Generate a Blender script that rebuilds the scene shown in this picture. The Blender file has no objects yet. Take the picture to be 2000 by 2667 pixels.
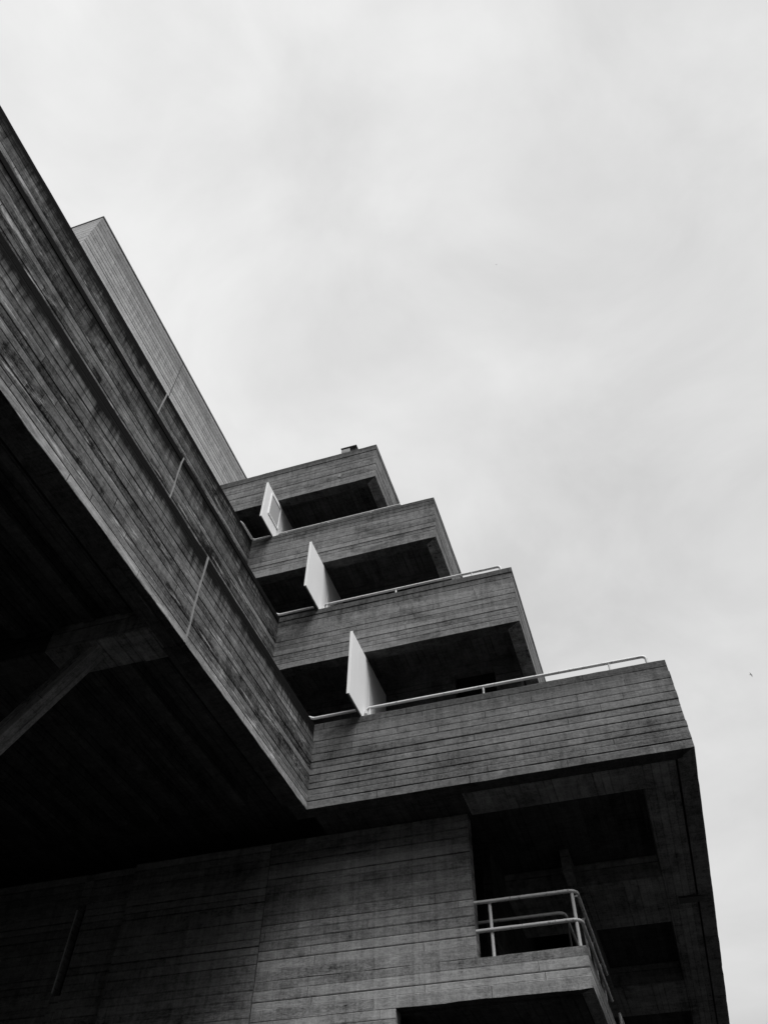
import bpy, bmesh, math, random
from mathutils import Vector, Matrix

# ------------------------------------------------------------------ camera, world, light
scene = bpy.context.scene
COL = scene.collection

cam_d = bpy.data.cameras.new("camera")
cam = bpy.data.objects.new("camera", cam_d)
COL.objects.link(cam)
RX = Vector((0.9505466737850199, 0.3102490047451832, 0.014372752375874681))
DY = Vector((-0.23079439926564718, 0.7365652535234488, -0.6357716355497047))
FZ = Vector((-0.20783398717207913, 0.60101346270825, 0.7717433844352637))
m3 = Matrix((RX, -DY, -FZ)).transposed()
cam.matrix_world = Matrix.Translation((0, 0, 1.6)) @ m3.to_4x4()
cam_d.sensor_fit = 'VERTICAL'
cam_d.sensor_height = 36.0
cam_d.lens = 2025.7 / 2667.0 * 36.0
cam_d.clip_start = 0.05
cam_d.clip_end = 5000.0
scene.camera = cam

SUN_EL = math.radians(61)
SUN_AZ = math.radians(-45)          # measured from +X towards +Y: sun stands front right, behind the cloud
sun_dir = Vector((math.cos(SUN_EL) * math.cos(SUN_AZ), math.cos(SUN_EL) * math.sin(SUN_AZ), math.sin(SUN_EL)))

world = bpy.data.worlds.new("World")
scene.world = world
world.use_nodes = True
wn, wl = world.node_tree.nodes, world.node_tree.links
wn.clear()
w_out = wn.new('ShaderNodeOutputWorld')
w_bg = wn.new('ShaderNodeBackground')
w_bg.inputs['Strength'].default_value = 0.05   # daylight range, the clouds' own value is set below
w_sky = wn.new('ShaderNodeTexSky')
w_sky.sky_type = 'NISHITA'
w_sky.sun_disc = False
w_sky.sun_elevation = SUN_EL
w_sky.sun_rotation = math.atan2(sun_dir.x, sun_dir.y)
w_bw = wn.new('ShaderNodeRGBToBW')
w_tc = wn.new('ShaderNodeTexCoord')
# broad cloud masses and finer wisps over an even overcast
w_map = wn.new('ShaderNodeMapping')
w_map.inputs['Scale'].default_value = (1.0, 1.0, 1.9)
w_n1 = wn.new('ShaderNodeTexNoise')
w_n1.inputs['Scale'].default_value = 3.4
w_n1.inputs['Detail'].default_value = 6.0
w_n1.inputs['Roughness'].default_value = 0.55
w_n1.inputs['Distortion'].default_value = 0.35
w_n2 = wn.new('ShaderNodeTexNoise')
w_n2.inputs['Scale'].default_value = 0.9
w_n2.inputs['Detail'].default_value = 2.0
w_r1 = wn.new('ShaderNodeMapRange')
w_r1.inputs['From Min'].default_value = 0.3
w_r1.inputs['From Max'].default_value = 0.7
w_r1.inputs['To Min'].default_value = -0.62
w_r1.inputs['To Max'].default_value = 0.62
w_r2 = wn.new('ShaderNodeMapRange')
w_r2.inputs['From Min'].default_value = 0.3
w_r2.inputs['From Max'].default_value = 0.7
w_r2.inputs['To Min'].default_value = -0.4
w_r2.inputs['To Max'].default_value = 0.4
w_dot = wn.new('ShaderNodeVectorMath')
w_dot.operation = 'DOT_PRODUCT'
w_dot.inputs[1].default_value = (-0.35, -0.50, 0.45)
w_mul = wn.new('ShaderNodeMath'); w_mul.operation = 'MULTIPLY_ADD'
w_mul.inputs[1].default_value = 1.35
w_mul.inputs[2].default_value = 5.56
w_a1 = wn.new('ShaderNodeMath'); w_a1.operation = 'ADD'
w_a2 = wn.new('ShaderNodeMath'); w_a2.operation = 'ADD'
w_mix = wn.new('ShaderNodeMix')
w_mix.data_type = 'FLOAT'
w_mix.inputs[0].default_value = 0.94
wl.new(w_sky.outputs[0], w_bw.inputs[0])
wl.new(w_tc.outputs['Generated'], w_map.inputs[0])
wl.new(w_map.outputs[0], w_n1.inputs['Vector'])
wl.new(w_map.outputs[0], w_n2.inputs['Vector'])
wl.new(w_n1.outputs[0], w_r1.inputs['Value'])
wl.new(w_n2.outputs[0], w_r2.inputs['Value'])
wl.new(w_tc.outputs['Generated'], w_dot.inputs[0])
wl.new(w_dot.outputs['Value'], w_mul.inputs[0])
wl.new(w_r1.outputs[0], w_a1.inputs[0])
wl.new(w_r2.outputs[0], w_a1.inputs[1])
wl.new(w_a1.outputs[0], w_a2.inputs[0])
wl.new(w_mul.outputs[0], w_a2.inputs[1])
wl.new(w_bw.outputs[0], w_mix.inputs[2])
wl.new(w_a2.outputs[0], w_mix.inputs[3])
# an overcast sky is dimmer towards the horizon
w_sep = wn.new('ShaderNodeSeparateXYZ')
w_h = wn.new('ShaderNodeMapRange')
w_h.interpolation_type = 'SMOOTHSTEP'
w_h.inputs['From Min'].default_value = 0.10
w_h.inputs['To Min'].default_value = 0.05
w_h.inputs['To Max'].default_value = 1.0
w_hm = wn.new('ShaderNodeMath'); w_hm.operation = 'MULTIPLY'
wl.new(w_tc.outputs['Generated'], w_sep.inputs[0])
wl.new(w_sep.outputs[2], w_h.inputs['Value'])
# added dimming of the low sky behind the viewer, to darken the wall
w_bk = wn.new('ShaderNodeMapRange')
w_bk.inputs['From Min'].default_value = 0.1
w_bk.inputs['From Max'].default_value = -0.8
w_bk.inputs['To Min'].default_value = 0.355
w_bk.inputs['To Max'].default_value = 0.75
wl.new(w_sep.outputs[1], w_bk.inputs['Value'])
wl.new(w_bk.outputs[0], w_h.inputs['From Max'])
wl.new(w_mix.outputs[0], w_hm.inputs[0])
wl.new(w_h.outputs[0], w_hm.inputs[1])
wl.new(w_hm.outputs[0], w_bg.inputs['Color'])
wl.new(w_bg.outputs[0], w_out.inputs['Surface'])

sun_d = bpy.data.lights.new("sun", 'SUN')
sun_d.energy = 1.5
sun_d.angle = math.radians(34)
sun_d.color = (1.0, 1.0, 1.0)       # black-and-white photograph
sun = bpy.data.objects.new("sun", sun_d)
COL.objects.link(sun)
sun.rotation_euler = sun_dir.to_track_quat('Z', 'Y').to_euler()
sun.location = (20, -20, 60)

scene.view_settings.view_transform = 'Standard'
scene.view_settings.look = 'None'
scene.view_settings.exposure = 1.5
scene.view_settings.gamma = 1.0
scene.cycles.max_bounces = 6
scene.cycles.diffuse_bounces = 4

# ------------------------------------------------------------------ materials
PITCH = 0.14

class G:
    """tiny helper to write node maths"""
    def __init__(self, name):
        self.m = bpy.data.materials.new(name)
        self.m.use_nodes = True
        self.t = self.m.node_tree
        self.n, self.l = self.t.nodes, self.t.links
        self.bsdf = next(x for x in self.n if x.type == 'BSDF_PRINCIPLED')
    def put(self, sock, v):
        if isinstance(v, (int, float)):
            sock.default_value = v
        else:
            self.l.new(v, sock)
    def math(self, op, a, b=0.0, c=None, clamp=False):
        x = self.n.new('ShaderNodeMath'); x.operation = op; x.use_clamp = clamp
        self.put(x.inputs[0], a); self.put(x.inputs[1], b)
        if c is not None: self.put(x.inputs[2], c)
        return x.outputs[0]
    def rng(self, v, a, b, c=0.0, d=1.0, smooth=False):
        x = self.n.new('ShaderNodeMapRange')
        if smooth: x.interpolation_type = 'SMOOTHSTEP'
        self.put(x.inputs['Value'], v)
        for k, q in (('From Min', a), ('From Max', b), ('To Min', c), ('To Max', d)):
            self.put(x.inputs[k], q)
        return x.outputs[0]
    def vec(self, x, y, z):
        c = self.n.new('ShaderNodeCombineXYZ')
        for i, v in enumerate((x, y, z)): self.put(c.inputs[i], v)
        return c.outputs[0]
    def noise(self, v, scale=1.0, detail=3.0, rough=0.5, dist=0.0):
        x = self.n.new('ShaderNodeTexNoise')
        self.l.new(v, x.inputs['Vector'])
        x.inputs['Scale'].default_value = scale
        x.inputs['Detail'].default_value = detail
        x.inputs['Roughness'].default_value = rough
        x.inputs['Distortion'].default_value = dist
        return x.outputs[0]
    def white(self, a, b):
        x = self.n.new('ShaderNodeTexWhiteNoise'); x.noise_dimensions = '2D'
        self.l.new(self.vec(a, b, 0.0), x.inputs['Vector'])
        return x.outputs['Value']
    def uv(self, name):
        x = self.n.new('ShaderNodeUVMap'); x.uv_map = name
        s = self.n.new('ShaderNodeSeparateXYZ')
        self.l.new(x.outputs[0], s.inputs[0])
        return s.outputs[0], s.outputs[1]

def concrete(name, base, board=0.16, blotch=0.35, stain=0.75, stain_reach=0.5, patches=0.0, seglen=1.7, grain=0.10, seed=0.0, line=0.6, lime=0.0, rim=0.0, runk=1.4, linemin=0.0, streakk=0.8):
    g = G(name)
    u, v = g.uv('boards')
    su, top = g.uv('stains')
    row = g.math('FLOOR', v); fv = g.math('FRACT', v)
    row_s = g.math('ADD', row, 13.7 + seed)
    r1 = g.white(row_s, 3.3)
    uu = g.math('ADD', g.math('DIVIDE', u, seglen), g.math('MULTIPLY', r1, 7.0))
    seg = g.math('FLOOR', uu); fu = g.math('FRACT', uu)
    tone = g.white(row_s, seg)
    tone2 = g.white(row_s, 91.0)
    # board joints
    dv = g.math('MULTIPLY', g.math('MINIMUM', fv, g.math('SUBTRACT', 1.0, fv)), PITCH)
    edge_id = g.math('ADD', g.math('FLOOR', g.math('ADD', v, 0.5)), seed + 4.0)
    estr = g.rng(g.white(edge_id, 17.0), 0.15, 0.95, linemin, 1.0)
    wob = g.noise(g.vec(g.math('MULTIPLY', u, 2.6), g.math('MULTIPLY', edge_id, 3.1), 0.0), 1.0, 3.0, 0.6)
    estr = g.math('MULTIPLY', estr, g.rng(wob, 0.32, 0.62, 0.35, 1.2))
    lm = g.math('MULTIPLY', g.rng(dv, 0.006, 0.017, 1.0, 0.0, True), estr)
    du = g.math('MULTIPLY', g.math('MINIMUM', fu, g.math('SUBTRACT', 1.0, fu)), seglen)
    jm = g.math('MULTIPLY', g.rng(du, 0.003, 0.009, 1.0, 0.0, True), g.rng(tone, 0.25, 0.8, 0.0, 0.9))
    lines = g.math('MAXIMUM', lm, jm)
    # wood grain printed in the concrete
    gv = g.vec(g.math('MULTIPLY', u, 1.5), g.math('MULTIPLY', v, 2.6), g.math('MULTIPLY', tone, 40.0))
    warp = g.noise(gv, 1.0, 2.0, 0.5, 0.6)
    rings = g.math('SINE', g.math('MULTIPLY', warp, 95.0))
    gmask = g.rng(g.white(g.math('ADD', row_s, 5.5), seg), 0.45, 0.8)
    rings = g.math('MULTIPLY', rings, gmask)
    fib = g.noise(g.vec(g.math('MULTIPLY', u, 2.5), g.math('MULTIPLY', v, 14.0), tone), 1.0, 3.0, 0.6)
    # weather
    tcn = g.n.new('ShaderNodeNewGeometry')
    pos = tcn.outputs['Position']
    big = g.noise(pos, 0.55, 5.0, 0.6, 0.3)
    mid = g.noise(pos, 2.3, 5.0, 0.65, 0.2)
    fine = g.noise(pos, 26.0, 3.0, 0.7)
    spk = g.noise(pos, 85.0, 2.0, 0.6)
    streak = g.noise(g.vec(g.math('MULTIPLY', su, 9.0), g.math('MULTIPLY', top, 0.55), seed), 1.0, 4.0, 0.6, 0.3)
    stk2 = g.noise(g.vec(g.math('MULTIPLY', su, 16.0), g.math('MULTIPLY', top, 1.3), seed + 9.0), 1.0, 3.0, 0.6)
    run = g.noise(g.vec(g.math('MULTIPLY', u, 0.9), g.math('MULTIPLY', v, 1.7), seed + 3.0), 1.0, 7.0, 0.72, 0.8)
    scuff = g.noise(g.vec(g.math('MULTIPLY', u, 4.5), g.math('MULTIPLY', v, 5.0), seed + 6.0), 1.0, 5.0, 0.7, 1.0)
    val = g.math('ADD', 1.0, g.math('MULTIPLY', g.math('SUBTRACT', tone, 0.5), board * 0.7))
    val = g.math('ADD', val, g.math('MULTIPLY', g.math('SUBTRACT', run, 0.5), blotch * runk))
    val = g.math('ADD', val, g.math('MULTIPLY', g.math('SUBTRACT', scuff, 0.5), blotch * 1.6))
    val = g.math('ADD', val, g.math('MULTIPLY', g.math('SUBTRACT', tone2, 0.5), board * 1.3))
    val = g.math('ADD', val, g.math('MULTIPLY', g.math('SUBTRACT', big, 0.5), blotch * 2.6))
    val = g.math('ADD', val, g.math('MULTIPLY', g.math('SUBTRACT', mid, 0.5), blotch * 2.4))
    med = g.noise(pos, 9.0, 4.0, 0.7)
    val = g.math('ADD', val, g.math('MULTIPLY', g.math('SUBTRACT', med, 0.5), blotch * 1.9))
    val = g.math('ADD', val, g.math('MULTIPLY', g.math('SUBTRACT', fine, 0.5), 1.1))
    val = g.math('ADD', val, g.math('MULTIPLY', g.math('SUBTRACT', spk, 0.5), 0.7))
    val = g.math('ADD', val, g.math('MULTIPLY', rings, grain))
    val = g.math('ADD', val, g.math('MULTIPLY', g.math('SUBTRACT', fib, 0.5), 0.35))
    val = g.math('ADD', val, g.math('MULTIPLY', g.math('SUBTRACT', stk2, 0.5), streakk))
    # irregular damp patches and fine cracks
    pat = g.noise(g.vec(g.math('MULTIPLY', su, 0.9), g.math('MULTIPLY', v, 0.22), seed + 21.0), 1.0, 7.0, 0.68, 0.5)
    val = g.math('MULTIPLY', val, g.rng(pat, 0.54, 0.66, 1.0, 1.0 - blotch * 0.75, True))
    pit = g.noise(g.vec(g.math('MULTIPLY', su, 17.0), g.math('MULTIPLY', v, 2.6), seed), 1.0, 3.0, 0.7, 0.3)
    val = g.math('MULTIPLY', val, g.rng(pit, 0.63, 0.72, 1.0, 0.62, True))
    val = g.math('ADD', val, g.rng(pit, 0.30, 0.22, 0.0, 0.45, True))
    # soot that has washed down from the coping
    reach = g.math('ADD', g.math('MULTIPLY', g.math('SUBTRACT', streak, 0.5), stain_reach * 1.5), stain_reach)
    reach = g.math('ADD', reach, g.math('MULTIPLY', g.math('SUBTRACT', big, 0.5), stain_reach * 2.0))
    sm = g.rng(g.math('SUBTRACT', top, reach), -0.35, 0.25, 1.0, 0.0, True)
    val = g.math('MULTIPLY', val, g.math('SUBTRACT', 1.0, g.math('MULTIPLY', sm, g.math('MULTIPLY', stain, g.rng(mid, 0.3, 0.6, 0.75, 1.1)))))
    if rim:        # soot under the coping, plus the shadow line between bands painted black
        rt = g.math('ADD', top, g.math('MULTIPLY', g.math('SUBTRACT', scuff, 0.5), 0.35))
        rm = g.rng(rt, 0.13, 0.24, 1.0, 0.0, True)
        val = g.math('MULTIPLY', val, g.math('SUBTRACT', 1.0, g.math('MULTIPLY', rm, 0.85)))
    if patches:
        pv = g.vec(g.math('MULTIPLY', u, 1.3), g.math('MULTIPLY', v, 1.0), tone2)
        pn = g.noise(pv, 1.0, 6.0, 0.7, 0.4)
        pm = g.math('MULTIPLY', g.rng(pn, 0.54, 0.70, 0.0, 1.0, True), patches)
        val = g.math('ADD', val, g.math('MULTIPLY', pm, g.math('SUBTRACT', 1.0, sm)))
    if lime:       # pale lime bloom along the drip edge
        lb = g.rng(g.math('ADD', v, g.math('MULTIPLY', g.math('SUBTRACT', scuff, 0.5), 2.0)), 0.6, 1.5, 1.0, 0.0, True)
        val = g.math('ADD', val, g.math('MULTIPLY', lb, g.math('MULTIPLY', lime, g.rng(run, 0.35, 0.6, 0.5, 1.2))))
    val = g.math('MULTIPLY', val, g.math('SUBTRACT', 1.0, g.math('MULTIPLY', lines, line)))
    val = g.math('MULTIPLY', g.math('MAXIMUM', val, 0.07), base)
    col = g.n.new('ShaderNodeCombineColor')
    for i in range(3): g.l.new(val, col.inputs[i])
    g.l.new(col.outputs[0], g.bsdf.inputs['Base Color'])
    g.bsdf.inputs['Roughness'].default_value = 1.0
    g.bsdf.inputs['Specular IOR Level'].default_value = 0.02
    h = g.math('MULTIPLY', lines, -0.010)
    h = g.math('ADD', h, g.math('MULTIPLY', fine, 0.0035))
    h = g.math('ADD', h, g.math('MULTIPLY', fib, 0.003))
    h = g.math('ADD', h, g.math('MULTIPLY', rings, 0.0005))
    h = g.math('ADD', h, g.math('MULTIPLY', mid, 0.012))
    bump = g.n.new('ShaderNodeBump')
    bump.inputs['Strength'].default_value = 0.8
    bump.inputs['Distance'].default_value = 1.0
    g.l.new(h, bump.inputs['Height'])
    g.l.new(bump.outputs[0], g.bsdf.inputs['Normal'])
    return g.m

def paint(name, base, rough=0.45, var=0.12, wear=0.0, spec=0.4):
    g = G(name)
    tcn = g.n.new('ShaderNodeNewGeometry')
    pos = tcn.outputs['Position']
    mp = g.n.new('ShaderNodeMapping'); mp.inputs['Scale'].default_value = (6, 6, 0.7)
    g.l.new(pos, mp.inputs[0])
    a = g.noise(mp.outputs[0], 1.0, 3.0, 0.6)
    b = g.noise(pos, 14.0, 4.0, 0.65)
    val = g.math('ADD', 1.0, g.math('MULTIPLY', g.math('SUBTRACT', a, 0.5), var * 2))
    val = g.math('ADD', val, g.math('MULTIPLY', g.math('SUBTRACT', b, 0.5), var))
    if wear:
        w = g.rng(b, 0.58, 0.64, 0.0, wear, True)
        val = g.math('MULTIPLY', val, g.math('SUBTRACT', 1.0, w))
    val = g.math('MULTIPLY', val, base)
    col = g.n.new('ShaderNodeCombineColor')
    for i in range(3): g.l.new(val, col.inputs[i])
    g.l.new(col.outputs[0], g.bsdf.inputs['Base Color'])
    g.bsdf.inputs['Roughness'].default_value = rough
    g.bsdf.inputs['Specular IOR Level'].default_value = spec
    return g.m

M_FRONT = concrete('board_marked_concrete', 0.20, board=0.22, blotch=0.5, stain=0.55, stain_reach=0.30, seed=1.0)
M_FRONT1 = concrete('darker_board_concrete', 0.165, board=0.24, blotch=0.5, stain=0.5, stain_reach=0.32, seed=9.0, line=0.72)  # darker base tone for the lowest terrace front
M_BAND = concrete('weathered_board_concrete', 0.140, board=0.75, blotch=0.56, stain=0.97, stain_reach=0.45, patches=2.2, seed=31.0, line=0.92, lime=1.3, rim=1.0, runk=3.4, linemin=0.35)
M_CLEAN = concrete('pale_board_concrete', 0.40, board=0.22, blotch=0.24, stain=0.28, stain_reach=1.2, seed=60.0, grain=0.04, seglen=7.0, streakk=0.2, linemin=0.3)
M_CLEAN_LIT = concrete('lit_board_concrete', 0.50, board=0.10, blotch=0.14, stain=0.1, stain_reach=0.3, seed=66.0, grain=0.03, seglen=7.0, streakk=0.2, linemin=0.3)  # lighter copy for the roof block's front, its stronger light painted in
M_WALL = concrete('grained_board_concrete', 0.30, board=0.34, blotch=0.48, stain=0.0, seed=80.0, patches=0.35, grain=0.22, seglen=1.9)
M_SHADED = concrete('shaded_concrete', 0.08, board=0.25, blotch=0.55, stain=0.0, seed=120.0, line=0.5)  # same concrete made near-black, so undersides and recesses look shaded
M_BEAM = concrete('beam_concrete', 0.28, board=0.25, blotch=0.6, stain=0.0, seed=140.0, line=0.5)
M_SEAL = paint('pale_joint_sealant', 0.24, 0.7, 0.35)
M_DARKJ = paint('dark_joint', 0.035, 0.8, 0.2)
M_WHITE = paint('white_painted_panel', 0.90, 0.5, 0.05)
M_PANE = paint('grey_window_panel', 0.47, 0.35, 0.05)
M_RAIL = paint('pale_painted_steel', 0.62, 0.4, 0.18, wear=0.45)
M_GLASS = paint('dark_glazing', 0.012, 0.25, 0.1)
M_DARKM = paint('dark_metal', 0.05, 0.5, 0.2)
M_GROUND = concrete('paving_concrete', 0.018, board=0.1, blotch=0.3, stain=0.0, seed=200.0)
M_FEATHER = paint('grey_feather', 0.10, 0.8, 0.2)

# ------------------------------------------------------------------ mesh helpers
class MB:
    def __init__(self):
        self.bm = bmesh.new()
        self.a = self.bm.loops.layers.uv.new('boards')
        self.b = self.bm.loops.layers.uv.new('stains')
    def face(self, vs, uva, uvb, mi=0):
        f = self.bm.faces.new(vs)
        for lp, p, q in zip(f.loops, uva, uvb):
            lp[self.a].uv = p; lp[self.b].uv = q
        f.material_index = mi
        return f
    def poly(self, pts, ztop=None, mi=0, off=0.0):
        """flat polygon with box style board coordinates"""
        vs = [self.bm.verts.new(p) for p in pts]
        n = Vector((0, 0, 0))
        P = [Vector(p) for p in pts]
        for i in range(len(P)):
            n += P[i].cross(P[(i + 1) % len(P)])
        n.normalize()
        ua, ub = [], []
        for p in P:
            if abs(n.z) > 0.7:
                ua.append((p.y, p.x / PITCH + off)); ub.append((p.y, 9.0))
            else:
                u = p.x if abs(n.y) > abs(n.x) else p.y
                ua.append((u, p.z / PITCH + off)); ub.append((u, (ztop - p.z) if ztop is not None else 9.0))
        return self.face(vs, ua, ub, mi)
    def box(self, x0, x1, y0, y1, z0, z1, ztop=None, mi=0, off=0.0):
        c = lambda i, j, k: ((x0, x1)[i], (y0, y1)[j], (z0, z1)[k])
        for q in (((0,0,0),(0,0,1),(0,1,1),(0,1,0)), ((1,0,0),(1,1,0),(1,1,1),(1,0,1)),
                  ((0,0,0),(1,0,0),(1,0,1),(0,0,1)), ((0,1,0),(0,1,1),(1,1,1),(1,1,0)),
                  ((0,0,0),(0,1,0),(1,1,0),(1,0,0)), ((0,0,1),(1,0,1),(1,1,1),(0,1,1))):
            self.poly([c(*t) for t in q], ztop, mi, off)
        return self
    def build(self, name, mats, parent=None, bevel=0.0):
        bmesh.ops.remove_doubles(self.bm, verts=self.bm.verts, dist=1e-5)
        bmesh.ops.recalc_face_normals(self.bm, faces=self.bm.faces)
        me = bpy.data.meshes.new(name)
        self.bm.to_mesh(me); self.bm.free()
        for m in (mats if isinstance(mats, (list, tuple)) else [mats]): me.materials.append(m)
        o = bpy.data.objects.new(name, me)
        COL.objects.link(o)
        if parent is not None:
            o.parent = parent
            o.matrix_parent_inverse = world_of(parent).inverted()
        if bevel:
            b = o.modifiers.new('bevel', 'BEVEL'); b.width = bevel; b.segments = 1; b.limit_method = 'ANGLE'
            b.angle_limit = math.radians(50)
        return o

def world_of(o):
    m = o.matrix_basis.copy()
    if o.parent: m = world_of(o.parent) @ o.matrix_parent_inverse @ m
    return m

def thing(name, label, cat, loc, group=None):
    o = bpy.data.objects.new(name, None)
    COL.objects.link(o)
    o.location = loc
    o.empty_display_size = 0.3
    o['label'] = label; o['category'] = cat
    if group: o['group'] = group
    return o

def sweep(path, z0, z1, thick, mats, mis, name, parent, seed, relief=0.010, groove=0.020, gap=0.010, rough=0.006, deepk=0.4, closed_ends=True, n=None, stain=True, lip=0.0):
    """board-marked upstand: a profile of n boards swept along a mitred plan path.
    outward side is to the right of the path's direction of travel."""
    rnd = random.Random(seed)
    n = n or max(1, round((z1 - z0) / PITCH))
    prof = []                                   # (out, z, boardcoord)
    offs = [-rnd.random() * relief for _ in range(n)]
    deep = [rnd.random() < deepk for _ in range(n)]
    wid = [rnd.uniform(0.8, 1.2) for _ in range(n)]
    zs = [z0]
    for w_ in wid: zs.append(zs[-1] + w_ / sum(wid) * (z1 - z0))
    for i in range(n):
        za, zb = zs[i], zs[i + 1]
        o = offs[i]
        if i > 0:
            prof.append((o, za + gap / 2, i + 0.02))
        else:
            prof.append((o, za, 0.02))
        if i < n - 1:
            prof.append((o, zb - gap / 2, i + 0.98))
            if deep[i]:
                d = min(o, offs[i + 1]) - groove
                prof.append((d, zb - gap / 2, i + 0.985)); prof.append((d, zb + gap / 2, i + 1.015))
        else:
            prof.append((o, zb, i + 0.98))
    nf = len(prof)
    prof.append((-thick, z1, n)); prof.append((-thick, z0, n))
    P = [Vector(p) for p in path]
    mats = list(mats) + [M_BEAM, M_SHADED]; MS = len(mats) - 2
    mb = MB()
    # unit normals of segments
    segn = []
    for i in range(len(P) - 1):
        d = (P[i + 1] - P[i]).normalized()
        segn.append(Vector((d.y, -d.x)))
    # plan stations: path corners (mitred) and points every 0.2 m between them
    st = []                                     # (point, mitre vector, distance, segment)
    L = 0.0
    for i in range(len(P)):
        if i == 0: m = segn[0]
        elif i == len(P) - 1: m = segn[-1]
        else:
            a, b = segn[i - 1], segn[i]
            m = (a + b) / (1 + a.dot(b))
        st.append((P[i], m, L, i))
        if i < len(P) - 1:
            d = (P[i + 1] - P[i]); ll = d.length; k = int(ll / 0.2)
            for j in range(1, k):
                st.append((P[i] + d * j / k, segn[i], L + ll * j / k, i))
            L += ll
    jb = jt = 0.0
    rings = []
    for (p, m, L, sg) in st:
        jb = jb * 0.5 + rnd.uniform(-1, 1) * rough; jt = jt * 0.5 + rnd.uniform(-1, 1) * rough * 0.6
        if rnd.random() < 0.04: jb += rough * 2.2
        ring = []
        for kk, (o, z, _) in enumerate(prof):
            if kk == 0: z += jb; o -= abs(jb) * 0.7
            elif kk == nf - 1: z += jt; o -= abs(jt) * 0.6
            ring.append(mb.bm.verts.new((p.x + m.x * o, p.y + m.y * o, z)))
        rings.append(ring)
    for i in range(len(st) - 1):
        L, l2 = st[i][2], st[i + 1][2]
        mi = mis[st[i][3]]
        for k in range(len(prof)):
            k2 = (k + 1) % len(prof)
            a, b, c, d = rings[i][k], rings[i + 1][k], rings[i + 1][k2], rings[i][k2]
            if k < nf - 1:
                va, vb = prof[k][2], prof[k2][2]
                ta, tb = (z1 - prof[k][1]), (z1 - prof[k2][1])
                if not stain: ta = tb = 9.0
            else:
                va, vb = 0.1 + k - nf, 0.9 + k - nf
                ta = tb = 9.0
            mb.face([a, b, c, d], [(L, va), (l2, va), (l2, vb), (L, vb)], [(L, ta), (l2, ta), (l2, tb), (L, tb)], mi if k < nf else (MS if st[i][3] == len(P) - 2 else MS + 1))  # undersides take the shaded copy, the last arm the lighter beam tone
    for r in (rings[0], list(reversed(rings[-1]))):
        mb.face([v for v in r], [(v.co.x + v.co.y, (v.co.z - z0) / PITCH) for v in r], [(v.co.x + v.co.y, z1 - v.co.z) for v in r], mis[0])
    return mb.build(name, mats, parent)

def tube(name, pts, r, mat, parent, seg=10):
    cu = bpy.data.curves.new(name, 'CURVE')
    cu.dimensions = '3D'; cu.bevel_depth = r; cu.bevel_resolution = 3; cu.use_fill_caps = True
    s = cu.splines.new('POLY'); s.points.add(len(pts) - 1)
    for q, p in zip(s.points, pts): q.co = (*p, 1)
    tmp = bpy.data.objects.new(name, cu)
    me = bpy.data.meshes.new_from_object(tmp)
    bpy.data.objects.remove(tmp); bpy.data.curves.remove(cu)
    me.name = name
    me.materials.clear(); me.materials.append(mat)
    for p in me.polygons: p.use_smooth = True
    o = bpy.data.objects.new(name, me)
    COL.objects.link(o)
    if parent is not None:
        o.parent = parent
        o.matrix_parent_inverse = world_of(parent).inverted()
    return o

def bend(pts, r=0.09, n=6):
    """round the corners of a polyline"""
    P = [Vector(p) for p in pts]
    out = [P[0]]
    for i in range(1, len(P) - 1):
        a = (P[i - 1] - P[i]).normalized(); b = (P[i + 1] - P[i]).normalized()
        s, e = P[i] + a * r, P[i] + b * r
        for k in range(n + 1):
            t = k / n
            out.append(s * (1 - t) ** 2 + P[i] * 2 * t * (1 - t) + e * t * t)
    out.append(P[-1])
    return out

# ------------------------------------------------------------------ ground
mb = MB()
mb.poly([(-400, -400, 0), (600, -400, 0), (600, 600, 0), (-400, 600, 0)])
gr = mb.build('pavement', M_GROUND)
gr['kind'] = 'structure'

# ------------------------------------------------------------------ the building
B = thing('theatre_building', 'tall stepped building of board-marked concrete with jutting terraces and dark undersides', 'building', (-5.5, 12.0, 0))

XL, YN, YF = -20.0, -14.0, 30.0          # far left, near end behind the viewer, far end
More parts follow.
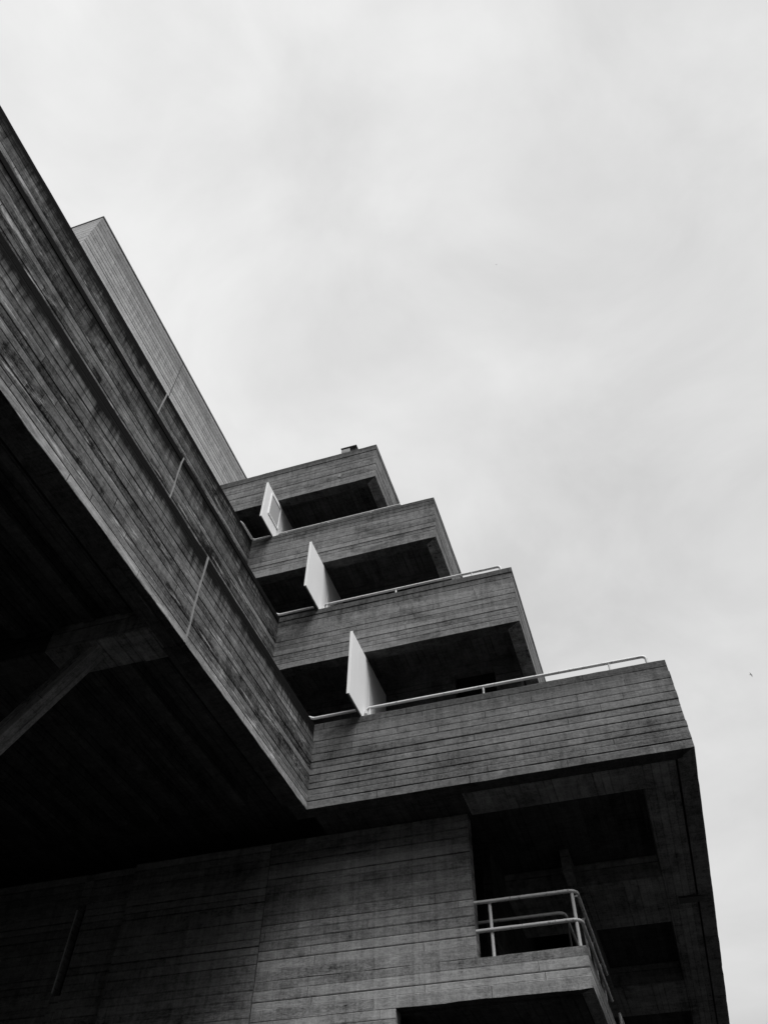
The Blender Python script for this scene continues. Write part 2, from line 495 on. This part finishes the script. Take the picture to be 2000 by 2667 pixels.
# level: parapet plan x of left arm, y of front, x of right end, bottom, top, thickness
LV = [(-5.5, 12.0, 1.298, 9.03, 10.85, 0.30),
      (-6.725, 12.1, -1.185, 12.55, 14.14, 0.29),
      (-7.92, 12.1, -2.84, 15.735, 17.262, 0.29),
      (None, 12.1, -4.46, 18.81, 20.35, 0.29)]
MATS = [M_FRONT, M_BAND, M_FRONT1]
decks = []
for k, (xl, yf, xr, z0, z1, th) in enumerate(LV):
    # deck slab between the parapets, recessed above their bottom edge
    dz0 = z0 + (0.50 if k == 0 else 0.42)
    dz1 = dz0 + 0.28
    mb = MB()
    xi = (xl if xl is not None else -10.25)
    if xl is not None:
        mb.box(XL, xl - th + 0.01, YN, yf + th - 0.01, dz0, dz1)
    mb.box(XL, xr - th + 0.01, yf + th - 0.01 + 0.0, YF, dz0, dz1)
    deck = mb.build('terrace', M_SHADED, B)
    if k == 0: deck['label'] = 'lowest and deepest terrace, running round both sides of the inner corner'
    if k == 3: deck['label'] = 'top terrace under the sky, without a handrail'
    decks.append(deck)
    if xl is not None:
        path = [(xl, YN), (xl, yf), (xr, yf), (xr, YF)]
        # travel +Y along the left arm: outward (+X) is on the right
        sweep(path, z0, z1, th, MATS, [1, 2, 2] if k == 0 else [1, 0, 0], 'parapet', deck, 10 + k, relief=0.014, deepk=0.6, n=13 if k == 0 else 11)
    else:
        path = [(-10.21, yf), (xr, yf), (xr, YF)]
        sweep(path, z0, z1, th, MATS, [0, 0, 0], 'parapet', deck, 10 + k, relief=0.012, n=11)
    # beams under the deck, set back from the parapet and a finger higher
    if k > 0:
        def bm_box(x0, x1, y0, y1, a, b, nm='edge_beam'):
            q = MB(); q.box(x0, x1, y0, y1, a, b); return q.build(nm, M_SHADED, deck)
        # a mid rib back under the slab
        bm_box((xl or -9.5) + 1.0, xr - th - 0.3, yf + 2.2, yf + 2.5, z0 + 0.08, dz0 - 0.002, 'soffit_beam')

# pale expansion joints in the left bands
def wobble_strip(name, x, y, za, zb, w, mat, parent, seed, out=0.006, axis='x'):
    rnd = random.Random(seed)
    mb = MB(); n = 16
    L, Rr = [], []
    ph = rnd.random() * 6
    for i in range(n + 1):
        t = i / n
        z = za + (zb - za) * t
        c = 0.012 * math.sin(ph + t * 7) + rnd.uniform(-.004, .004)
        ww = w * (0.8 + 0.5 * rnd.random()) / 2
        if axis == 'x':
            L.append(mb.bm.verts.new((x + out, y + c - ww, z))); Rr.append(mb.bm.verts.new((x + out, y + c + ww, z)))
        else:
            L.append(mb.bm.verts.new((x + c - ww, y - out, z))); Rr.append(mb.bm.verts.new((x + c + ww, y - out, z)))
    for i in range(n):
        mb.face([L[i], Rr[i], Rr[i + 1], L[i + 1]], [(0, 0)] * 4, [(0, 0)] * 4)
    ret = bmesh.ops.extrude_face_region(mb.bm, geom=mb.bm.faces[:])
    vs = [g for g in ret['geom'] if isinstance(g, bmesh.types.BMVert)]
    bmesh.ops.translate(mb.bm, verts=vs, vec=(-0.035, 0, 0) if axis == 'x' else (0, 0.035, 0))
    return mb.build(name, mat, parent)

wobble_strip('expansion_joint', -5.5, 7.24, 9.03, 10.84, 0.035, M_SEAL, decks[0], 1)
wobble_strip('expansion_joint', -6.725, 7.25, 12.55, 14.13, 0.032, M_SEAL, decks[1], 2)
wobble_strip('expansion_joint', -7.92, 7.28, 15.735, 17.25, 0.032, M_SEAL, decks[2], 3)

# --- undersides of the first terrace, right-hand block
D0 = decks[0]
def part(name, boxes, mat, parent, label=None, bevel=0.0):
    q = MB()
    for b in boxes: q.box(*b)
    o = q.build(name, mat, parent, bevel)
    if label: o['label'] = label
    return o
ZB, ZT = 9.055, 9.528
part('edge_beam', [(-5.49, -2.703, 12.303, 13.1, ZB, ZT)], M_SHADED, D0, bevel=0.012)  # left length of one beam, its deeper shade put into the colour
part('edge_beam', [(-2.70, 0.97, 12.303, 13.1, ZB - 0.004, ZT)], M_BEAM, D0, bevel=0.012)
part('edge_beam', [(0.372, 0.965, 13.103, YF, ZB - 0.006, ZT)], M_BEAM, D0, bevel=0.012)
part('cross_beam', [(-5.0, 0.369, 16.48, 18.6, ZB, ZT)], M_BEAM, D0, bevel=0.012)
part('cross_beam', [(-5.0, 0.369, 22.05, 24.1, ZB, ZT)], M_BEAM, D0, bevel=0.012)
part('cross_beam', [(-5.0, 0.369, 27.4, 29.0, ZB, ZT)], M_BEAM, D0, bevel=0.012)
part('soffit_beam', [(-1.75, -1.32, 18.603, 22.047, ZB, ZT)], M_BEAM, D0, bevel=0.012)
part('soffit_beam', [(-1.50, -1.32, 15.75, 16.477, ZB + 0.004, ZT)], M_BEAM, D0)
part('slot_shade_box', [(0.60, 1.055, 17.42, 17.68, ZB - 0.045, ZB + 0.02)], M_DARKM, D0)  # dark box standing in for the shade of a recessed slot

# --- undersides of the left wing: ribs, cross beam and raking strut
for x in (-6.22, -6.83, -7.43, -8.02, -8.66, -9.33, -10.0, -10.6, -11.2):
    w = 0.09
    part('soffit_rib', [(x - w, x + w, 7.5, 11.98, 9.30, ZT), (x - w, x + w, YN + 0.2, 6.70, 9.30, ZT)], M_SHADED, D0)
part('soffit_rib', [(-6.0, -5.803, YN + 0.2, 6.70, 9.18, ZT), (-6.0, -5.803, 7.5, 11.98, 9.18, ZT)], M_SHADED, D0)
cb = part('cross_beam', [(-14.0, -7.603, 6.85, 7.46, 9.05, ZT)], M_SHADED, B, bevel=0.012)  # far length of the beam, darkened by colour as deep shade
part('beam_end', [(-7.60, -6.27, 6.85, 7.46, 9.047, ZT)], M_BEAM, cb, bevel=0.008)
part('beam_end', [(-6.262, -5.803, 6.83, 7.48, 9.04, ZT)], M_BEAM, cb, bevel=0.012)
# inner edge beam thickening beside the joint
part('edge_beam', [(-5.80, -5.62, 5.6, 7.235, 8.985, 9.027)], M_SHADED, D0)
part('edge_beam', [(-5.84, -5.60, 7.25, 7.62, 8.99, 9.027)], M_SHADED, D0)

def raking(name, a, b, w, d, mat, parent, label):
    """bar of width w (along Y) and depth d between a and b in the XZ plane"""
    a, b = Vector(a), Vector(b)
    t = (b - a).normalized(); n = Vector((-t.z, 0, t.x)) * (d / 2); y = Vector((0, w / 2, 0))
    q = MB(); v = []
    for p in (a, b):
        v.append([p - n - y, p + n - y, p + n + y, p - n + y])
    L = (b - a).length
    for i in range(4):
        j = (i + 1) % 4
        vs = [q.bm.verts.new(c) for c in (v[0][i], v[0][j], v[1][j], v[1][i])]
        wd = (v[0][j] - v[0][i]).length / PITCH
        q.face(vs, [(0, i * 3.0), (0, i * 3.0 + wd), (L, i * 3.0 + wd), (L, i * 3.0)], [(0, 9)] * 4)
    for e in (v[0], v[1][::-1]):
        q.poly([tuple(c) for c in e])
    o = q.build(name, mat, parent, 0.012); o['label'] = label
    return o
raking('strut', (-6.82, 7.07, 9.15), (-12.6, 7.07, 2.0), 0.24, 0.26, M_WALL, B, 'raking concrete strut rising to the cross beam under the left wing')

# --- lower wall below the first terrace, with its openings
YW = 13.0
mats_w = [M_WALL]
def wall_sweep(x0, x1, z0, z1, name, th=0.27, y=YW, seed=0, mat=M_WALL, n=None):
    return sweep([(x0, y), (x1, y)], z0, z1, th, [mat], [0], name, B, seed, relief=0.006, stain=False, deepk=0.35, n=n)
lw = sweep([(-6.60, YW), (-2.775, YW)], 6.62, 9.053, 0.27, [M_WALL], [0], 'wall', B, 51, relief=0.006, stain=False, deepk=0.35, n=17)
wall_sweep(-6.60, -4.12, -0.02, 6.03, 'wall', seed=52, n=43)
wall_sweep(-9.55, -6.622, -0.02, 9.053, 'wall', seed=53, n=65, y=YW + 0.01)
# left of the step, a wall set back with a tall narrow window
wall_sweep(-10.54, -9.60, -0.02, 9.053, 'wall', seed=54, n=65, y=YW + 0.12)
wall_sweep(-16.0, -10.74, -0.02, 9.053, 'wall', seed=55, n=65, y=YW + 0.12)
wall_sweep(-10.74, -10.54, 8.45, 9.053, 'wall', seed=58, n=4, y=YW + 0.12)
wall_sweep(-10.74, -10.54, -0.02, 6.83, 'wall', seed=56, n=49, y=YW + 0.12)
part('window', [(-10.74, -10.54, YW + 0.34, YW + 0.38, 6.83, 8.45)], M_GLASS, B, 'tall narrow dark window low on the left')
wf = part('window_frame', [(-10.735, -10.713, YW + 0.098, YW + 0.112, 6.88, 8.35)], M_WHITE, B, 'thin pale upright at the window edge catching the light')
part('joint_strip', [(-6.62, -6.602, YW + 0.03, YW + 0.20, 0.0, 9.05)], M_DARKJ, B)
part('joint_strip', [(-9.598, -9.552, YW + 0.10, YW + 0.22, 0.0, 9.05)], M_DARKJ, B)
part('core_wall', [(-16.0, -2.80, 15.0, 15.3, 0.0, 9.5), (-3.1, -2.80, 15.3, YF, 0.0, 9.5), (-16.0, -15.7, 13.45, 15.0, 0, 9.5), (XL, XL + .3, YN, 13.4, 0.0, 9.5)], M_SHADED, B)
# unseen base added under the left wing to keep light off the wall
part('base_light_blocker', [(-19.0, -7.6, YN + 1, 5.0, 0.0, 9.29)], M_WALL, B)
part('core_wall', [(-2.795, -1.62, 19.5, 19.8, 0.0, 9.04), (-1.9, -1.62, 19.8, YF, 0.0, 9.04)], M_SHADED, B)

# balcony: its front is flush with the wall, its side runs back
bal = sweep([(-6.6, YW), (-1.065, YW), (-1.065, 18.2)], 6.033, 6.617, 0.20, [M_WALL], [0, 0], 'balcony', B, 57, relief=0.006, stain=False, n=4)
bal['label'] = 'small balcony with a pale concrete front, flush with the lower wall'
part('balcony_floor', [(-6.58, -1.267, YW + 0.203, 18.0, 6.10, 6.36)], M_SHADED, bal)
part('soffit_beam', [(-1.60, -1.28, YW + 0.21, 18.0, 5.98, 6.097)], M_SHADED, bal)
part('soffit_beam', [(-4.1, -1.603, YW + 0.21, YW + 0.30, 6.0, 6.097)], M_SHADED, bal)
part('doorway', [(-3.9, -2.82, 14.2, 14.25, 6.37, 8.6)], M_GLASS, B)
part('core_wall', [(-6.5, -4.14, 13.6, 13.9, 0, 6.0)], M_SHADED, B)

# --- recessed walls behind the terraces, with dark doorways
for k in range(3):
    a = decks[k]
    z0 = LV[k][3] + (0.50 if k == 0 else 0.42) + 0.283
    z1 = LV[k + 1][3] + 0.418
    xr = LV[k + 1][2] - 0.02 - LV[k + 1][5]
    xl = (LV[k + 1][0] or -10.0) - 1.4
    zh = z1 - 0.30
    dx0, dx1 = xr - 1.45, xr - 0.55
    q = MB()
    q.box(xl, dx0, 13.56, 13.8, z0, z1)
    q.box(dx1, xr, 13.56, 13.8, z0, z1)
    q.box(dx0, dx1, 13.56, 13.8, zh, z1)
    q.box(xr - 0.25, xr, 13.8, YF - 0.5, z0, z1)
    q.box(xl, xl + 0.25, YN + 0.5, 13.56, z0, z1)
    w = q.build('recessed_wall', M_SHADED, a)
    part('door', [(dx0 + 0.01, dx1 - 0.01, 13.72, 13.76, z0, zh)], M_GLASS, a)

# --- block above the left wing
XT, Y0T, Y1T, ZTB, ZTT = -10.2, 4.63, 21.0, 19.3, 23.80
def tower():
    path = [(-20.0, Y0T), (XT, Y0T), (XT, Y1T)]
    # travel so outward is on the right: front goes +X (outward -Y), side goes +Y (outward +X)
    o = sweep(path, ZTB, ZTT, 0.35, [M_CLEAN_LIT, M_CLEAN], [0, 1], 'roof_block', B, 77, relief=0.008, deepk=0.75, gap=0.016, n=26)
    o['label'] = 'paler smooth concrete block standing behind the top of the left wing'
    part('coping', [(-20, XT + 0.02, Y0T - 0.02, Y0T + 0.38, ZTT + 0.003, ZTT + 0.05), (XT - 0.36, XT + 0.02, Y0T + 0.383, Y1T, ZTT + 0.003, ZTT + 0.05)], M_CLEAN, o)
    part('expansion_joint', [(XT - 0.06, XT + 0.004, 9.475, 9.505, ZTB, ZTT)], M_DARKM, o)
    part('roof', [(-20, XT - 0.36, Y0T + 0.4, Y1T, ZTB + .05, ZTB + 0.35)], M_SHADED, o)
    return o
tower()
# deck that carries it above the third band (hidden from below)
part('roof_deck', [(XL, -10.2, YN, 12.0, 18.9, 19.25)], M_SHADED, B)
part('recessed_wall', [(-10.0, -9.75, YN + .5, 13.5, 16.45, 18.9)], M_SHADED, B)

# small pale patches left by repairs on the top terrace
part('repair_patch', [(-5.575, -5.500, 12.095, 12.103, 19.19, 19.30)], M_SEAL, decks[3])

# ------------------------------------------------------------------ white screens between the balconies
def screen(x, yf, yj, yr, z0, z1, label, window=None):
    t = thing('privacy_screen', label, 'screen', (x, yj, z0), 'white screens standing out between the terraces')
    w = 0.042
    q = MB(); q.box(x - w, x, yf + 0.012, yj - 0.008, z0, z1)
    p = q.build('panel', M_WHITE, t, 0.004)
    q = MB(); q.box(x - w, x, yj + 0.006, yr, z0, z1)
    q.build('panel', M_WHITE, t, 0.004)
    q = MB(); q.box(x - w - 0.008, x + 0.006, yf - 0.008, yf + 0.010, z0 - 0.006, z1 + 0.004)
    q.build('edge_trim', M_WHITE, t, 0.002)
    q = MB(); q.box(x - w + 0.008, x - 0.008, yf + 0.02, yr, z0 - 0.035, z0 - 0.002)
    q.build('bottom_channel', M_DARKM, t)
    if window:
        ya, yb, za, zb = window
        q = MB(); q.box(x + 0.001, x + 0.006, ya + 0.02, yb - 0.02, za + 0.02, zb - 0.02)
        q.build('window_pane', M_PANE, p)
        q = MB()
        q.box(x + 0.001, x + 0.022, ya - 0.02, ya + 0.02, za - 0.02, zb + 0.02)
        q.box(x + 0.001, x + 0.022, yb - 0.02, yb + 0.02, za - 0.02, zb + 0.02)
        q.box(x + 0.001, x + 0.020, ya + 0.02, yb - 0.02, za - 0.02, za + 0.02)
        q.box(x + 0.001, x + 0.020, ya + 0.02, yb - 0.02, zb - 0.02, zb + 0.02)
        q.build('window_frame', M_WHITE, p)
    return t
screen(-4.535, 11.30, 12.42, 13.55, 10.885, 12.455, 'plain white screen with a slightly loose front edge, lowest of the three')
screen(-5.745, 11.31, 12.52, 13.55, 14.165, 15.655, 'plain smooth white screen between the other two, above the second parapet from the bottom')
screen(-7.330, 11.36, 12.51, 13.55, 17.275, 18.71, 'topmost white screen, the one with a small square window in it', window=(11.66, 12.27, 17.73, 18.565))

# ------------------------------------------------------------------ handrails on the parapets
def handrail(label, runs, zr, zp, y, posts, tails=()):
    t = thing('handrail', label, 'handrail', (runs[0][0][0], y, zp), 'tubular handrails along the parapets')
    for r in runs:
        tube('rail', r, 0.030, M_RAIL, t)
    for x in posts:
        tube('post', [(x, y, zp - 0.12), (x, y, zr - 0.01)], 0.020, M_RAIL, t)
        q = MB(); q.box(x - 0.05, x + 0.05, y - 0.05, y + 0.05, zp + 0.001, zp + 0.015); q.build('base_plate', M_RAIL, t)
    return t
z = 11.15
handrail('long pale handrail over the lowest parapet, bent down at its right end', [
    bend([(-5.75, 12.10, z), (-5.64, 12.2, z), (-4.72, 12.2, z)], 0.05),
    bend([(-4.50, 12.2, 11.02), (-4.50, 12.2, z), (0.99, 12.2, z), (0.99, 12.2, 10.86)], 0.09)], z, 10.85, 12.2,
    [-4.42, -2.10, 0.31])
z = 14.39
handrail('pale handrail over the second parapet from the bottom, bent down near its right end', [
    bend([(-6.93, 12.15, z), (-6.84, 12.25, z), (-5.95, 12.25, z)], 0.05),
    bend([(-5.69, 12.25, 14.26), (-5.69, 12.25, z), (-1.44, 12.25, z), (-1.44, 12.25, 14.14)], 0.09)], z, 14.14, 12.25,
    [-5.6, -3.9, -2.1])
z = 17.475
handrail('handrail that barely shows above the third parapet, hooked at its left end', [
    bend([(-8.08, 11.5, z), (-8.02, 11.6, z), (-8.0, 12.25, z), (-7.42, 12.25, z)], 0.08),
    bend([(-7.27, 12.25, 17.40), (-7.27, 12.25, z), (-3.75, 12.25, z), (-3.75, 12.25, 17.27)], 0.09)], z, 17.262, 12.25,
    [-7.6, -7.0, -5.8, -4.6])

# ------------------------------------------------------------------ balcony railings
t = thing('balcony_railing', 'pale two-bar tube railing on the small balcony, turning back round its corner', 'railing', (-2.7, 13.05, 6.62))
XR, YR = -1.08, 13.06
tube('top_rail', bend([(-2.775, YR, 7.48), (XR, YR, 7.48), (XR, 16.66, 7.48)], 0.16, 10), 0.030, M_RAIL, t)
tube('middle_rail', bend([(-2.775, YR, 7.03), (XR, YR, 7.03), (XR, 16.66, 7.03)], 0.16, 10), 0.030, M_RAIL, t)
for (x, y) in ((-2.52, 13.14), (-1.16, 13.14)):
    tube('post', [(x, y - 0.05, 6.60), (x, y - 0.05, 7.46)], 0.028, M_RAIL, t)
for y in (13.14, 14.0, 15.0, 16.0):
    x = -1.16
    if y > 13.2:
        tube('post', [(x + 0.03, y, 6.60), (x + 0.03, y, 7.42)], 0.024, M_RAIL, t)
    for z in (7.03, 7.42):
        tube('bracket', [(x + 0.02, y, z), (XR, y, z)], 0.014, M_RAIL, t)
t = thing('balcony_railing', 'thinner peeling railing seen behind the front bars of the small balcony', 'railing', (-2.7, 13.9, 6.36))
tube('top_rail', bend([(-2.95, 13.86, 7.50), (-1.40, 13.86, 7.50), (-1.40, 16.4, 7.50)], 0.14, 8), 0.026, M_RAIL, t)
for y in (14.1, 16.3):
    tube('post', [(-1.40, y, 6.40), (-1.40, y, 7.49)], 0.018, M_DARKM, t)
t = thing('stair_rail', 'short dim end of a stair rail far back at the bottom edge', 'railing', (-1.0, 17.2, 6.5))
tube('rail', bend([(-1.0, 16.75, 6.65), (-1.0, 16.8, 6.86), (-1.0, 19.0, 6.86)], 0.05), 0.028, M_RAIL, t)
tube('post', [(-1.02, 17.5, 6.3), (-1.02, 17.5, 6.85)], 0.02, M_RAIL, t)

# ------------------------------------------------------------------ roof vent boxes
t = thing('roof_vent', 'small pair of concrete boxes poking above the top terrace parapet', 'vent', (-5.4, 12.7, 20.35))
z0, zt = 20.36, 21.02
q = MB(); q.box(-5.70, -5.43, 12.42, 12.9, z0, zt); q.build('vent_box', M_WALL, t)
q = MB(); q.box(-5.42, -5.24, 12.46, 12.94, z0, zt + .03); q.build('vent_box', M_SHADED, t)
q = MB(); q.box(-5.72, -5.22, 12.40, 12.96, zt + 0.033, zt + 0.06); q.build('cap', M_SHADED, t)

# ------------------------------------------------------------------ birds
def bird(loc, span, heading, roll, label):
    q = MB(); bm = q.bm
    L = span * 0.42
    n = 10
    prof = [(-0.5, 0.02), (-0.42, 0.06), (-0.25, 0.12), (0.0, 0.16), (0.2, 0.15), (0.33, 0.10), (0.40, 0.105), (0.46, 0.07), (0.54, 0.01)]
    rings = []
    for (t_, r_) in prof:
        rings.append([bm.verts.new((t_ * L, math.cos(a) * r_ * L, math.sin(a) * r_ * L * 0.9)) for a in [2 * math.pi * i / n for i in range(n)]])
    for a, b in zip(rings, rings[1:]):
        for i in range(n):
            bm.faces.new((a[i], a[(i + 1) % n], b[(i + 1) % n], b[i]))
    bm.faces.new(rings[0][::-1]); bm.faces.new(rings[-1])
    tail = [bm.verts.new(p) for p in ((-0.45 * L, -0.05 * L, 0), (-0.8 * L, -0.16 * L, 0), (-0.8 * L, 0.16 * L, 0), (-0.45 * L, 0.05 * L, 0))]
    bm.faces.new(tail)
    o = q.build('bird', M_FEATHER)
    o['label'] = label; o['category'] = 'bird'
    for s in (-1, 1):
        w = MB()
        sp = [(0.0, 0.20, -0.10, 0.0), (0.45, 0.26, -0.10, 0.10), (0.75, 0.16, -0.14, 0.10), (1.0, -0.10, -0.18, 0.04)]
        top = []; bot = []
        for (f, le, te, zz) in sp:
            y = s * (0.1 * L + f * span * 0.5)
            for lst, dz in ((top, 0.012), (bot, -0.012)):
                lst.append((w.bm.verts.new((le * L, y, zz * span * .5 + dz * L)), w.bm.verts.new((te * L, y, zz * span * .5 + dz * L))))
        for i in range(3):
            for lst in (top, bot):
                w.bm.faces.new((lst[i][0], lst[i + 1][0], lst[i + 1][1], lst[i][1]))
            w.bm.faces.new((top[i][0], top[i + 1][0], bot[i + 1][0], bot[i][0]))
            w.bm.faces.new((top[i][1], top[i + 1][1], bot[i + 1][1], bot[i][1]))
        w.bm.faces.new((top[3][0], top[3][1], bot[3][1], bot[3][0]))
        wo = w.build('wing', M_FEATHER)
        wo.parent = o
    o.location = loc
    o.rotation_euler = (roll, 0, heading)
    return o
bird((25.564, 120.173, 87.652), 1.05, math.radians(20), math.radians(78), 'small dark bird gliding on tilted wings at the right edge of the sky')
bird((0.73, 116.55, 278.034), 0.62, math.radians(70), math.radians(25), 'tiny faint bird very high up in the middle of the sky')
